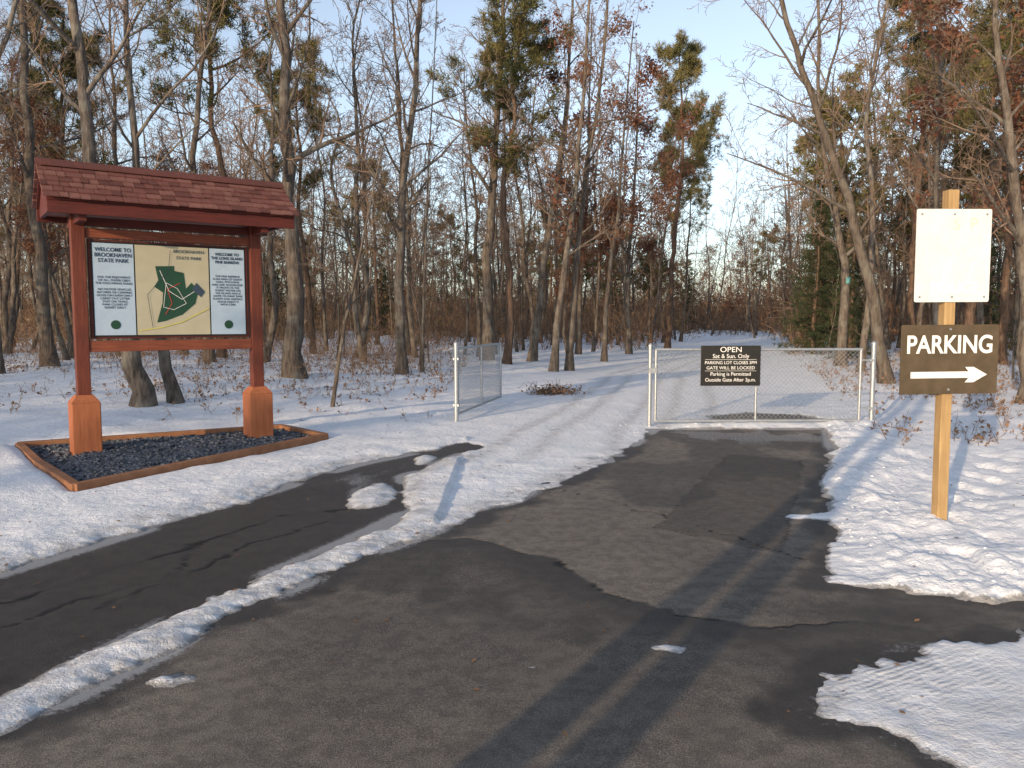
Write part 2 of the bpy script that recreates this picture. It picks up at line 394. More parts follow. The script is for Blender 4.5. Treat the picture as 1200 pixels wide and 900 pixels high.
# ------------------------------------------------------------------ trees
def rv(s=1.): return Vector((random.gauss(0,s),random.gauss(0,s),random.gauss(0,s)))
def perp_dir(d,ang,az):
    d=d.normalized();r=Vector((0,0,1)) if abs(d.z)<.9 else Vector((1,0,0))
    a=d.cross(r).normalized();b_=d.cross(a)
    return (d*math.cos(ang)+(a*math.cos(az)+b_*math.sin(az))*math.sin(ang)).normalized()
def grow(Bd,pts,r0,rt,first=.35,n1=14,len1=4.,nch=(0,6,5,4),maxl=4,minr=.005,ang=(35,65),trop=.05,wob=.12,mat=0,tmat=0,flare=.5,sides=10,sub=4,lsides=6):
    S=[[],[],[],[]];tips=[]
    pts=[Vector(p) for p in pts]
    fine=[];
    for a,b_ in zip(pts[:-1],pts[1:]):
        for k in range(sub): fine.append(a.lerp(b_,k/sub))
    fine.append(pts[-1]); n=len(fine)
    sm=fine[:]
    for _ in range(2): sm=[sm[0]]+[(sm[i-1]+sm[i]*2+sm[i+1])/4 for i in range(1,n-1)]+[sm[-1]]
    for i_ in range(1,n): sm[i_]=sm[i_]+Vector((random.gauss(0,.035),random.gauss(0,.035),0))*(r0/.2)
    z0=sm[0].z
    rad=[(r0+(rt-r0)*(i_/(n-1))**.9)*(1+flare*math.exp(-(p.z-z0)/.25)) for i_,p in enumerate(sm)]
    Bd.tube([tuple(p) for p in sm],rad,sides,mat)
    def br(p,d,L,r,lev):
        ns=(0,6,4,3,2)[lev];q=p.copy();P=[q.copy()];rr=[r]
        dd=d.copy();sl=L/ns
        for s_ in range(ns):
            dd=(dd+rv(wob*(1.3 if lev>1 else 1))+Vector((0,0,trop))).normalized()
            q=q+dd*sl;P.append(q.copy());rr.append(max(minr,r*(1-.8*(s_+1)/ns)))
        if lev==1 and lsides>3: Bd.tube([tuple(a) for a in P],rr,lsides,mat)
        else:
            for s_ in range(ns):
                S[0].append(tuple(P[s_]));S[1].append(tuple(P[s_+1]));S[2].append(rr[s_]);S[3].append(rr[s_+1])
        if lev<maxl:
            nc=nch[lev];
            for c_ in range(nc):
                t=.2+.8*(c_+random.random())/nc
                f=t*ns;i_=min(int(f),ns-1);pp=P[i_].lerp(P[i_+1],f-i_)
                seg=(P[i_+1]-P[i_]).normalized()
                cd=perp_dir(seg,R(random.uniform(28,62)),random.uniform(0,6.28))
                br(pp,cd,L*random.uniform(.3,.58)*(1.15-.5*t),max(minr,rr[i_]*.62),lev+1)
        tips.append((tuple(P[-1]),tuple(dd),lev))
        if lev>=maxl-1: tips.append((tuple(P[len(P)//2]),tuple(dd),lev))
    az=random.uniform(0,6.28)
    for c_ in range(n1):
        t=first+(1-first)*((c_+random.random()*.8)/n1)
        f=t*(n-1);i_=min(int(f),n-2);p=sm[i_].lerp(sm[i_+1],f-i_);rr=rad[i_]
        az+=2.4+random.gauss(0,.5)
        seg=(sm[i_+1]-sm[i_]).normalized()
        d=perp_dir(seg,R(random.uniform(*ang))*(1.15-.4*t),az)
        u=(t-first)/(1-first)
        L=len1*random.uniform(.55,1.15)*(1.0-.55*u)*(.45+.55*min(1,u*4+.3))
        br(p,d,L,rr*random.uniform(.35,.6),1)
    if S[0]: Bd.segs(S[0],S[1],np.array(S[2]),np.array(S[3]),3,tmat)
    return tips
def straight(hgt,lean=.03,wig=.12,n=6):
    lx,ly=random.gauss(0,lean),random.gauss(0,lean)
    return [(lx*hgt*k/n+(random.gauss(0,wig) if k else 0),ly*hgt*k/n+(random.gauss(0,wig) if k else 0),hgt*k/n-.15*(k==0)) for k in range(n+1)]
def leafy(Bd,tips,frac,k,size,mat,lv=3,spread=.15):
    T=[t for t in tips if t[2]>=lv]
    if not T:return
    P=np.array([t[0] for t in T]);keep=vnoise(P[:,0]*.8+P[:,2]*.6,P[:,1]*.8+P[:,2]*.3,random.randint(0,99))<frac
    P=np.repeat(P[keep],k,0);P=P+rng.normal(size=P.shape)*spread;Bd.leaves(P,size,mat,.55)
def bare_tree(hgt,r,**k):
    Bd=B();t=grow(Bd,straight(hgt,.05,.28),r,r*.16,tmat=1,**k);return Bd,t
def pine(hgt,r,lod=False):
    Bd=B();t=grow(Bd,straight(hgt,.035,.18),r,r*.2,first=.5,n1=15 if lod else 19,len1=3.2,nch=(0,5,3,0) if lod else (0,6,4,0),maxl=3,ang=(60,95),trop=.10,tmat=1,sides=6 if lod else 10,sub=2 if lod else 4,lsides=3 if lod else 6,minr=.008 if lod else .005)
    T=[q for q in t if q[2]>=2];P=np.array([q[0] for q in T]);D=np.array([q[1] for q in T])
    kp=vnoise(P[:,0]*1.1+P[:,2]*.5,P[:,1]*1.1+P[:,2]*.9,random.randint(0,99))<.72;P=P[kp];D=D[kp]
    m=1 if lod else 2
    P=np.repeat(P,m,0)+rng.normal(size=(len(P)*m,3))*.10;D=np.repeat(D,m,0)
    if lod: Bd.tufts(P,D,9,.36,.032,2,.9)
    else: Bd.tufts(P,D,13,.26,.013,2,.9)
    return Bd
def evergreen(hgt,r,dens=26,wd=.014,k=9):
    Bd=B();pts=straight(hgt,.01,.03);Bd.tube(pts,[r*(1-.9*q/6) for q in range(7)],8,0)
    P=[];D=[];s0=[];s1=[];rr=[]
    nb=int(hgt*dens)
    for q_ in range(nb):
        f=(q_+random.random())/nb;z=.04*hgt+f*.95*hgt;L=(1-f)**.8*hgt*.21*random.uniform(.6,1.15)+.15
        a=random.uniform(0,6.28);dr=random.uniform(-.25,.15)+.25*f
        d=Vector((math.cos(a),math.sin(a),dr)).normalized();o=Vector((0,0,z));e=o+d*L-Vector((0,0,.08*L*L))
        s0.append(o[:]);s1.append(e[:]);rr.append(.02)
        m=max(3,int(L*5.5))
        for q in range(m):
            t=(q+1)/m;pp=o.lerp(e,t)+Vector((random.gauss(0,.10*L*.6),random.gauss(0,.10*L*.6),random.gauss(0,.05)))
            P.append(pp[:]);D.append((d.x,d.y,d.z-.1))
    Bd.segs(s0,s1,np.array(rr),.005,3,1);Bd.tufts(P,D,k,.26,wd,2,.8);return Bd
BM=[BARK,TWIG]
V_bare=[];V_leaf=[];V_pine=[];V_ever=[];V_sap=[];V_saplf=[];L_bare=[];L_pine=[];L_leaf=[]
for k in range(6):
    Bd,t=bare_tree(random.uniform(12,16),random.uniform(.09,.16),first=random.uniform(.2,.38),n1=random.randint(15,20),len1=random.uniform(3.0,4.4),wob=.20)
    V_bare.append(Bd.mesh('bare_tree_mesh',BM))
for k in range(9):
    Bd,t=bare_tree(random.uniform(12,17),random.uniform(.08,.15),first=random.uniform(.15,.35),n1=random.randint(15,19),len1=random.uniform(3.0,4.6),nch=(0,6,4,0),maxl=3,minr=.012,sides=6,sub=2,lsides=3,wob=.22)
    if k>=7: leafy(Bd,t,.5,4,.20,2,2,.25);L_leaf.append(Bd.mesh('far_leafy_tree_mesh',[BARK,TWIG,LEAF]))
    else: L_bare.append(Bd.mesh('far_bare_tree_mesh',BM))
for k in range(2):
    Bd,t=bare_tree(random.uniform(11,14),random.uniform(.12,.17),first=.28,n1=16,len1=3.6)
    leafy(Bd,t,(.5,.4)[k],3,.12,2);V_leaf.append(Bd.mesh('leafy_oak_mesh',[BARK,TWIG,LEAF]))
for k in range(3):
    V_pine.append(pine(random.uniform(11,14),random.uniform(.13,.18)).mesh('pine_mesh',[BARK2,BARK2,NEED]))
for k in range(3):
    L_pine.append(pine(random.uniform(10,14),random.uniform(.12,.17),True).mesh('far_pine_mesh',[BARK2,BARK2,NEED]))
for k in range(2):
    V_ever.append(evergreen((9.,11.)[k],.14).mesh('evergreen_mesh',[BARK2,BARK2,DARKN]))
L_ever=[evergreen(9.5,.14,14,.04,5).mesh('far_evergreen_mesh',[BARK2,BARK2,DARKN])]
for k in range(4):
    Bd,t=bare_tree(random.uniform(5,8),random.uniform(.03,.055),first=.15,n1=12,len1=1.7,nch=(0,5,3,0),maxl=3,flare=.2,sides=5,minr=.005,lsides=3,sub=2)
    if k>=2: leafy(Bd,t,.6,3,.12,2,2);V_saplf.append(Bd.mesh('sapling_mesh',[BARK,TWIG,LEAFB]))
    else: V_sap.append(Bd.mesh('sapling_mesh',BM))

occupied=[]
def hero(name,pts,r0,first=.3,n1=14,len1=3.4,leaf=None,mats=BM,**k):
    x0,y0=pts[0][0],pts[0][1];z=float(snow_h(x0,y0)[0])-.12
    loc=(x0,y0,z);P=[(p[0]-x0,p[1]-y0,p[2]) for p in pts]
    Bd=B();t=grow(Bd,P,r0,r0*.18,first=first,n1=n1,len1=len1,tmat=1,**k)
    ml=list(mats)
    if leaf: leafy(Bd,t,leaf[0],leaf[1],leaf[2],2);ml.append(LEAF)
    o=addobj(name,Bd.mesh(name,ml),loc);occupied.append((x0,y0));return o
hero('oak_tree',[(-12,20.6,0),(-12.1,20.5,3),(-12.3,20.5,7),(-12.2,20.6,11),(-12.5,20.6,16)],.18)
hero('oak_tree',[(-6.5,13.9,0),(-6.75,13.9,1.6),(-7.15,13.9,3.8),(-7.4,14,6),(-7.7,14.1,9),(-8,14,13)],.18,first=.5)
hero('oak_tree',[(-6.15,14.5,0),(-6.5,14.5,1.5),(-6.75,14.6,4),(-6.9,14.6,7),(-6.8,14.7,13)],.12,first=.45)
hero('oak_tree',[(-9.0,23.6,0),(-9.2,23.6,3),(-9.3,23.5,6),(-8.7,23.5,10),(-8.4,23.5,15)],.15,first=.3)
hero('oak_tree',[(-5.4,19.7,0),(-5.35,19.7,3),(-5.5,19.7,6),(-5.6,19.8,10),(-5.4,20,17)],.24,first=.35,n1=16)
hero('sapling_tree',[(-3.2,14,0),(-3.0,14,1.3),(-2.7,14,2.6),(-2.4,14,4.0),(-2.0,14.1,5.6)],.04,first=.35,n1=10,len1=1.5,nch=(0,5,4,0),maxl=3,flare=.1,minr=.004)
hero('oak_tree',[(-3.15,22.6,0),(-3.2,22.6,2.5),(-3.1,22.6,5),(-2.7,22.6,8),(-2.5,22.6,11),(-2.2,22.6,15)],.16,first=.3,n1=17)
hero('oak_tree',[(-2.6,22.9,0),(-2.5,22.9,3),(-2.35,22.9,6),(-2.0,22.9,12)],.05,first=.4,n1=9,len1=1.8)
hero('oak_tree',[(-.95,30,0),(-.9,30,4),(-.6,30,8),(-.3,30,12),(-.2,30,16)],.23,first=.35,n1=18)
hero('oak_tree',[(.75,30,0),(1.1,30,3),(1.6,30,6.5),(2.1,30,10),(2.3,30,16)],.17,leaf=(.2,3,.12))
hero('oak_tree',[(1.3,25,0),(1.6,25,3),(2.0,25,6),(2.3,25,10),(2.5,25,15)],.13)
hero('oak_tree',[(1.85,25.6,0),(2.0,25.6,3),(2.3,25.5,6),(2.9,25.6,10),(3.1,25.6,15)],.13,leaf=(.35,2,.12))
hero('oak_tree',[(3.6,31,0),(3.7,31,3),(4.1,31,6),(4.3,31,9),(4.6,31,13)],.11,leaf=(.5,3,.12))
hero('oak_tree',[(5.6,38,0),(5.5,38,4),(5.8,38,8),(5.9,38,14)],.14,leaf=(.5,3,.13))
hero('oak_tree',[(3.0,36,0),(3.1,36,4),(3.4,36,8),(3.5,36,15)],.13,leaf=(.4,3,.12))
hero('oak_tree',[(9.2,19.4,0),(8.75,19.4,2.2),(8.1,19.4,4.6),(7.1,19.4,7),(6.3,19.4,9.2),(5.9,19.5,13)],.16,first=.32,n1=15,len1=4)
t14=hero('oak_tree',[(11.2,27,0),(11.3,27,3),(10.8,27,5.5),(10.2,27,8),(10.0,27,14)],.18)
hero('oak_tree',[(9.7,14.9,0),(9.65,15,2.2),(9.3,15,4.5),(8.9,15,6.8),(8.6,15,12)],.15,first=.28,n1=16,leaf=(.3,3,.12))
hero('oak_tree',[(8.9,16.6,0),(8.8,16.6,3),(8.7,16.6,6),(8.6,16.6,12)],.09,first=.35,n1=14)
hero('oak_tree',[(12.5,18.5,0),(12.4,18.5,3),(12.6,18.5,6),(12.2,18.5,13)],.18,first=.25,leaf=(.3,3,.12))
bz=B();bz.box((0,0,0),(.14,.01,.22));addobj('trail_blaze',bz.mesh('trail_blaze',[flat('blaze_paint',(.12,.30,.29))]),(.07,-.20,3.0),t14)

def place(name,meshes,x,y,sc=1.,parent=None,tilt=.03):
    z=float(snow_h(x,y)[0])-.05
    return addobj(name,random.choice(meshes),(x,y,z),parent,(random.gauss(0,tilt),random.gauss(0,tilt),random.uniform(0,6.28)),(sc,sc,sc*random.uniform(.9,1.12)))
for (x,y,s) in [(14.0,37,.8),(16.2,42,.95),(18.5,46,1.05),(13.2,31,.6)]:
    place('evergreen_tree',V_ever,x,y,s);occupied.append((x,y))
for (x,y,s) in [(8.6,44,1.05),(10.5,55,1.2),(-.2,28,1.1),(-9,36,1.),(13.6,24,.95),(16,32,1.1),(18.5,30,1.05),(21,38,1.1),(19.5,50,1.1)]:
    place('pine_tree',V_pine,x,y,s);occupied.append((x,y))

forest=empty('distant_forest')
side=empty('surrounding_forest')
grid={}
def free(x,y,m):
    gx,gy=int(x//3),int(y//3)
    for a in(-1,0,1):
        for c_ in(-1,0,1):
            for (u,v) in grid.get((gx+a,gy+c_),()):
                if (u-x)**2+(v-y)**2<m*m:return False
    return True
def mark(x,y): grid.setdefault((int(x//3),int(y//3)),[]).append((x,y))
for (x,y) in occupied: mark(x,y)
pts=[]
N=9000
yy=rng.uniform(0,1,N)**.80*108+14;xx=rng.uniform(-1,1,N)*(.80*yy+6)
dc,_=dline(xx,yy,CL)
for x,y,d in zip(xx,yy,dc):
    if d<(3.4 if y>45 else 4.0)+(1.5 if y<30 else 0):continue
    if y<26 and -11<x<9.5:continue
    if y<18 and x<14 and x>-13: continue
    if not free(x,y,1.8 if y<60 else 2.2):continue
    mark(x,y);pts.append((x,y))
    if len(pts)>1000:break
print('trees',len(pts))
for x,y in pts:
    u=random.random();right=x>.3*y;far=y>36
    if u<.60: nm,ms_,s=('oak_tree',L_bare if far else V_bare,random.uniform(.75,1.12))
    elif u<.66: nm,ms_,s=('oak_tree',L_leaf if far else V_leaf,random.uniform(.45,.85))
    elif u<(.80 if right or x>.0*y else .73): nm,ms_,s=('pine_tree',L_pine if far else V_pine,random.uniform(.65,1.15))
    elif u<.82: nm,ms_,s=('evergreen_tree',L_ever,random.uniform(.4,.9)) if (right or y>60) else ('sapling_tree',V_sap,1.)
    elif u<.93: nm,ms_,s=('sapling_tree',V_sap,random.uniform(.7,1.2))
    else: nm,ms_,s=('sapling_tree',V_saplf,random.uniform(.5,1.0))
    place(nm if y<32 else 'tree',ms_,x,y,s,None if y<32 else forest,.045)
up=(.528,.849);pp=(.849,-.528)
for k in range(60):
    s=random.uniform(-50,-10);t=random.uniform(-60,4)
    x=s*pp[0]+t*up[0];y=s*pp[1]+t*up[1]
    if y>13 or (x>-8.5 and y>-6): continue
    place('tree',L_bare+L_leaf,x,y,random.uniform(.6,.85),side)
s=-6.4  # evergreen rows out of view, added and sized to shade the left side
while s>-50:
    for (t,hs) in ((-24+random.uniform(-2,2),.72),(-40+random.uniform(-3,3),1.0)):
        if random.random()<.14: continue
        x=s*pp[0]+t*up[0];y=s*pp[1]+t*up[1];place('tree',L_ever,x,y,hs*random.uniform(.78,1.18),side)
    s-=random.uniform(1.6,2.6)
for k in range(12):  # a few bare trees out of view, added to dapple the sunlight
    s=random.uniform(3,25);t=random.uniform(-80,-30)
    place('tree',L_bare,s*pp[0]+t*up[0],s*pp[1]+t*up[1],random.uniform(.6,.9),side)
for k in range(50):
    x=random.uniform(13,60);y=random.uniform(-20,14);place('tree',L_bare+L_pine,x,y,random.uniform(.7,1.),side)
for (x0,y0) in ((-.11,2.81),(.25,2.81)):
    t=5.5 if x0<0 else 6.5
    x=x0-up[0]*t;y=y0-up[1]*t
    Bd=B();grow(Bd,[(0,0,-.2),(0.01,0,3),(0,.02,6),(.05,0,9),(0,0,12)],.12,.07,first=.55,n1=8,len1=1.6,nch=(0,4,3,0),maxl=3,tmat=1,flare=.15)
    addobj('oak_tree',Bd.mesh('slim_tree',BM),(x,y,0))

# ------------------------------------------------------------------ undergrowth
def brush(n,region,hmin,hmax,name,leafp=.25,seed=0,th=1.,lsz=.07,patchy=True,clear=3.4):
    x,y=region(n);dc,_=dline(x,y,CL);k=(dc>clear)&(sdpoly(x,y,KP)>.3);x=x[k];y=y[k]
    if patchy:
        d=vnoise(x*.3,y*.3,90+seed);k=rng.uniform(0,1,len(x))<np.clip(d*2.2-.55,.04,1);x=x[k];y=y[k]
    z=snow_h(x,y)-.03;n=len(x);Bd=B()
    P0=np.stack([x,y,z],1);H=rng.uniform(hmin,hmax,n)*rng.uniform(.4,1,n)
    dr=np.stack([rng.normal(0,.45,n),rng.normal(0,.45,n),np.ones(n)],1);dr/=np.linalg.norm(dr,axis=1)[:,None]
    P1=P0+dr*H[:,None]*.6;P2=P1+(dr+rng.normal(0,.35,(n,3)))*H[:,None]*.4
    Bd.segs(P0,P1,.0045*th,.0035*th,3,0);Bd.segs(P1,P2,.0035*th,.002*th,3,0)
    for q in range(6):
        t=rng.uniform(.25,1,n)[:,None];a=P0+(P1-P0)*t;dd=dr*.5+rng.normal(0,.65,(n,3));e=a+dd*(H*rng.uniform(.2,.45,n))[:,None]
        Bd.segs(a,e,.0026*th,.0016*th,3,0)
        kk=rng.uniform(0,1,n)<leafp
        if kk.any(): Bd.leaves(e[kk]+rng.normal(0,.02,(kk.sum(),3)),lsz,1,.55)
    addobj(name,Bd.mesh(name,[BRUSHM,LEAFB]))
def regA(n):
    y=12+rng.uniform(0,1,n)**1.0*33;x=-rng.uniform(.02,.75,n)*y-1.0;return x,y
def regA2(n):
    y=17+rng.uniform(0,1,n)*30;x=-rng.uniform(.02,.78,n)*y-1.5;return x,y
def regB(n):
    y=10+rng.uniform(0,1,n)*34;x=(rng.uniform(.30,.75,n))*y+1.8;return x,y
def regC(n):
    y=40+rng.uniform(0,1,n)*65;x=rng.uniform(-.72,.78,n)*y;return x,y
def regD(n):
    y=104+rng.uniform(0,1,n)*45;x=rng.uniform(-.8,.8,n)*y;return x,y
brush(6500,regA,.10,.45,'undergrowth',.4,0)
brush(1100,regA2,.8,2.0,'undergrowth',.3,4,1.2)
brush(3500,regB,.10,.45,'undergrowth',.5,1)
brush(9000,regC,1.5,5.5,'undergrowth',.5,2,4.,.16)
brush(6500,regD,4,13,'distant_woods',.6,3,11.,.6,False,0.)
Bd=B();n=260
a=rng.normal(0,1,(n,3))*np.array([.28,.22,.05])+np.array([0,0,.06]);e=a+rng.normal(0,1,(n,3))*np.array([.14,.14,.09])
Bd.segs(a,e,.006,.003,3,0);Bd.leaves(rng.normal(0,1,(300,3))*np.array([.3,.22,.05])+np.array([0,0,.08]),.08,1,.55)
addobj('brush_pile',Bd.mesh('brush_pile',[BRUSHM,LEAFB]),(.9,17.6,float(snow_h(.9,17.6)[0])))
n=560;x=rng.uniform(-7,9,n);y=rng.uniform(2.3,14,n);z=np.maximum(snow_h(x,y),.002)+.006
k=sdpoly(x,y,KP)>.1;x=x[k];y=y[k];z=z[k];n=len(x)
a=rng.uniform(0,6.28,n);L=rng.uniform(.008,.024,n);u=np.stack([np.cos(a),np.sin(a),rng.uniform(-.1,.3,n)],1)*L[:,None];w=np.stack([-np.sin(a),np.cos(a),rng.uniform(-.1,.3,n)],1)*L[:,None]*.5
P=np.stack([x,y,z],1);Bd=B();Bd.add(np.stack([P-u,P+w,P+u,P-w],1),np.arange(4*n).reshape(n,4));addobj('fallen_leaves',Bd.mesh('fallen_leaves',[LEAFB]))
bm=bmesh.new();bmesh.ops.create_icosphere(bm,subdivisions=2,radius=1);IV=np.array([v.co[:] for v in bm.verts]);bm.faces.ensure_lookup_table();IF=np.array([[v.index for v in f.verts] for f in bm.faces]);bm.free()
def lumps(name,xyz,r,mat,flatz=.6):
    Bd=B()
    for (x,y,z),q in zip(xyz,r):
        d=1+.28*rng.normal(size=len(IV))[:,None]*.6
        V=IV*d*q*np.array([rng.uniform(.8,1.3),rng.uniform(.8,1.3),flatz]);Bd.add(V+np.array([x,y,z]),IF)
    return addobj(name,Bd.mesh(name,[mat]))
n=2600;x=rng.uniform(1.6,7.5,n);y=rng.uniform(4.5,12.5,n);sd=bare_sd(x,y);k=(sd>.10)&(sd<rng.exponential(.45,n)+.05);x=x[k];y=y[k]
r=rng.uniform(.006,.026,len(x))*rng.uniform(.35,1,len(x));lumps('snow_clods',np.stack([x,y,snow_h(x,y)-r*.15],1),r,SNOW,.5)

# ------------------------------------------------------------------ helpers for built objects
def bx(name,sz,loc,mat,parent,rot=(0,0,0),bev=.006):
    Bd=B();Bd.box((0,0,0),sz);o=addobj(name,Bd.mesh(name,[mat],False),loc,parent,rot)
    if bev:
        m=o.modifiers.new('b','BEVEL');m.width=bev;m.segments=2
    return o
def prism(name,prof,x0,x1,mat,parent):
    n=len(prof);Bd=bmesh.new()
    A=[Bd.verts.new((x0,p[0],p[1])) for p in prof];C=[Bd.verts.new((x1,p[0],p[1])) for p in prof]
    Bd.faces.new(A);Bd.faces.new(C[::-1])
    for i_ in range(n): Bd.faces.new((A[i_],C[i_],C[(i_+1)%n],A[(i_+1)%n]))
    bmesh.ops.recalc_face_normals(Bd,faces=Bd.faces);me=bpy.data.meshes.new(name);Bd.to_mesh(me);Bd.free();me.materials.append(mat)
    return addobj(name,me,(0,0,0),parent)
def poly(name,pts,y,mat,parent):
    me=bpy.data.meshes.new(name);me.from_pydata([(p[0],y,p[1]) for p in pts],[],[list(range(len(pts)))]);me.materials.append(mat);return addobj(name,me,(0,0,0),parent)
def text(name,s,size,x,y,z,mat,parent,align='CENTER',sx=1.,off=0.0,sp=1.):
    c=bpy.data.curves.new(name,'FONT');c.body=s;c.size=size;c.align_x=align;c.align_y='CENTER';c.extrude=.0008;c.offset=off;c.space_line=sp
    c.materials.append(mat);return addobj(name,c,(x,y,z),parent,(R(90),0,0),(sx,1,1))

# ------------------------------------------------------------------ kiosk
K=empty('information_kiosk',(-4.24,9.97,.06),(0,0,math.atan2(1.2,1.66)))
for i_,px in enumerate((-1.03,1.03)):
    bx('post_%d'%(i_+1),(.145,.145,2.9),(px,0,1.45),WV_SHADED,K)
    bx('post_base_%d'%(i_+1),(.31,.31,.64),(px,0,.30),WBASE_SUNLIT,K,bev=.012)
    Bd=bmesh.new();V=[]
    for h_,q in ((.62,.155),(.71,.09)):
        for a,c_ in ((-1,-1),(1,-1),(1,1),(-1,1)): V.append(Bd.verts.new((px+a*q,c_*q,h_)))
    Bd.faces.new(V[4:8])
    for a in range(4): Bd.faces.new((V[a],V[(a+1)%4],V[4+(a+1)%4],V[4+a]))
    bmesh.ops.recalc_face_normals(Bd,faces=Bd.faces);me=bpy.data.meshes.new('cap');Bd.to_mesh(me);Bd.free();me.materials.append(WBASE_SUNLIT);addobj('base_chamfer_%d'%(i_+1),me,(0,0,0),K)
    bx('roof_arm_%d'%(i_+1),(.09,.95,.12),(px,0,2.755),WDARK,K)
bx('bottom_rail',(1.91,.12,.13),(0,0,1.28),WH,K)
bx('top_rail',(1.91,.10,.11),(0,0,2.61),WH,K)
bx('header_beam',(1.91,.09,.10),(0,0,2.74),WDARK,K)
bx('display_case',(1.86,.07,1.17),(0,.005,1.955),WDARK,K)
zb,zt=1.41,2.50
poly('backing_panel',[(-.90,zb-.02),(.90,zb-.02),(.90,zt+.02),(-.90,zt+.02)],-.034,BLACK,K)
poly('welcome_poster',[(-.885,zb),(-.44,zb),(-.44,zt),(-.885,zt)],-.038,PALE,K)
poly('map_poster',[(-.425,zb),(.435,zb),(.435,zt),(-.425,zt)],-.038,MAPB,K)
poly('regulations_poster',[(.45,zb),(.885,zb),(.885,zt),(.45,zt)],-.038,PALE,K)
poly('park_area',[(-.20,1.56),(-.10,1.58),(.10,1.66),(.26,1.80),(.30,1.96),(.22,2.06),(.15,1.98),(.13,2.18),(.02,2.20),(.02,2.26),(-.20,2.25),(-.17,2.08),(-.22,2.0),(-.12,1.93),(-.13,1.80)],-.042,GREEN,K)
poly('map_lake',[(.22,1.98),(.33,1.88),(.38,1.95),(.28,2.06)],-.0435,INK,K)
def mline(nm,pts,w,mat,y):
    Bd=B()
    for (a,c_),(d,e) in zip(pts[:-1],pts[1:]):
        t=np.array([d-a,e-c_]);t/=np.linalg.norm(t);nn=np.array([-t[1],t[0]])*w
        Bd.add([[a-nn[0],y,c_-nn[1]],[d-nn[0],y,e-nn[1]],[d+nn[0],y,e+nn[1]],[a+nn[0],y,c_+nn[1]]],[[0,1,2,3]])
    addobj(nm,Bd.mesh(nm,[mat],False),(0,0,0),K)
mline('map_highway',[(-.41,1.46),(-.15,1.50),(.1,1.57),(.42,1.74)],.006,ROADP,-.045)
mline('map_trail',[(-.15,2.2),(-.05,1.95),(.1,1.85),(.25,1.95)],.003,WHITE,-.0465)
mline('map_trail_loop',[(-.12,1.75),(.0,1.72),(.15,1.80),(.05,1.98),(-.08,2.05),(-.12,1.75)],.0025,WHITE,-.0468)
mline('map_trail_red',[(-.1,1.66),(-.02,1.8),(-.07,1.97),(.08,2.05)],.003,RED,-.048)
mline('map_boundary',[(-.02,2.45),(-.05,2.2),(-.3,1.9),(-.25,1.5)],.003,INK,-.0495)
text('map_title','BROOKHAVEN',.055,.20,-.042,2.44,INK,K);text('map_title_line','STATE PARK',.055,.20,-.042,2.36,INK,K)
text('poster_title','WELCOME TO\nBROOKHAVEN\nSTATE PARK',.064,-.6625,-.042,2.36,INK,K,off=.001,sx=.94)
text('poster_body','FOR THE ENJOYMENT\nOF ALL, PLEASE OBEY\nTHE FOLLOWING RULES:\n\nNO MOTOR VEHICLES\nNO FIRES OR CAMPING\nDOGS ON LEASH ONLY\nCARRY OUT LITTER\nSTAY ON TRAILS\nPARK CLOSES AT\nSUNSET DAILY',.036,-.6625,-.042,1.92,INK,K)
text('poster_title_pine','WELCOME TO\nTHE LONG ISLAND\nPINE BARRENS',.050,.6675,-.042,2.38,INK,K,off=.001,sx=.92)
text('poster_body_pine','THE PINE BARRENS\nIS AN AREA OF SANDY\nSOILS, PITCH PINE\nAND OAK WOODLAND.\nIT PROTECTS THE\nPUREST WATER ON\nTHE ISLAND AND IS\nHOME TO MANY RARE\nPLANTS AND ANIMALS.\nPLEASE ENJOY IT\nWITH CARE.',.036,.6675,-.042,1.97,INK,K)
for nm,cx in (('poster_logo',-.6625),('poster_logo_pine',.6675)):
    poly(nm,[(cx+.055*math.cos(a/16*6.283),1.535+.055*math.sin(a/16*6.283)) for a in range(16)],-.042,GREEN,K)
xa,xb=-1.41,1.42
prism('roof_deck',[(-.54,2.93),(0,3.345),(.54,2.93),(.54,2.89),(0,3.30),(-.54,2.89)],xa+.03,xb-.03,WDARK,K)
gp=[(-.50,2.90),(0,3.28),(.50,2.90),(.50,2.80),(-.50,2.80)]
prism('gable_1',gp,xa+.06,xa+.10,WDARK,K);prism('gable_2',gp,xb-.10,xb-.06,WDARK,K)
for sgn in (-1,1): bx('fascia_%d'%(1 if sgn<0 else 2),(xb-xa-.06,.03,.15),((xa+xb)/2,sgn*.525,2.835),WDARK,K)
bx('soffit',(xb-xa-.22,1.00,.015),((xa+xb)/2,0,2.835),WH,K,bev=0)
Bd=B();sl=math.atan2(.415,.56);L=math.hypot(.415,.56);rows=6
for sd_ in (-1,1):
    for r_ in range(rows):
        x=xa+random.uniform(-.08,0)
        while x<xb:
            w=random.uniform(.08,.19);x1=min(x+w,xb+.01);x0=max(x,xa-.01)
            if x1-x0>.03:
                s_=(r_+.5)/rows*L+random.gauss(0,.005)
                cy=sd_*(.58-s_*math.cos(sl));cz=2.93+s_*math.sin(sl)-.02
                nrm=np.array([0,sd_*math.sin(sl),math.cos(sl)])
                tilt=np.array(Matrix.Rotation((sl-.14)*(-sd_),3,'X'))
                c=np.array([(x0+x1)/2,cy,cz])+nrm*(.024+random.uniform(0,.005))
                Bd.box(c,(x1-x0-.006,L/rows*1.35,.016),random.choice((0,0,1,2)),tilt)
            x+=w
addobj('shingles',Bd.mesh('shingles',SH,False),(0,0,0),K)
prism('ridge_cap',[(-.09,3.355),(0,3.425),(.09,3.355),(.09,3.335),(0,3.40),(-.09,3.335)],xa-.01,xb+.01,SH[1],K)
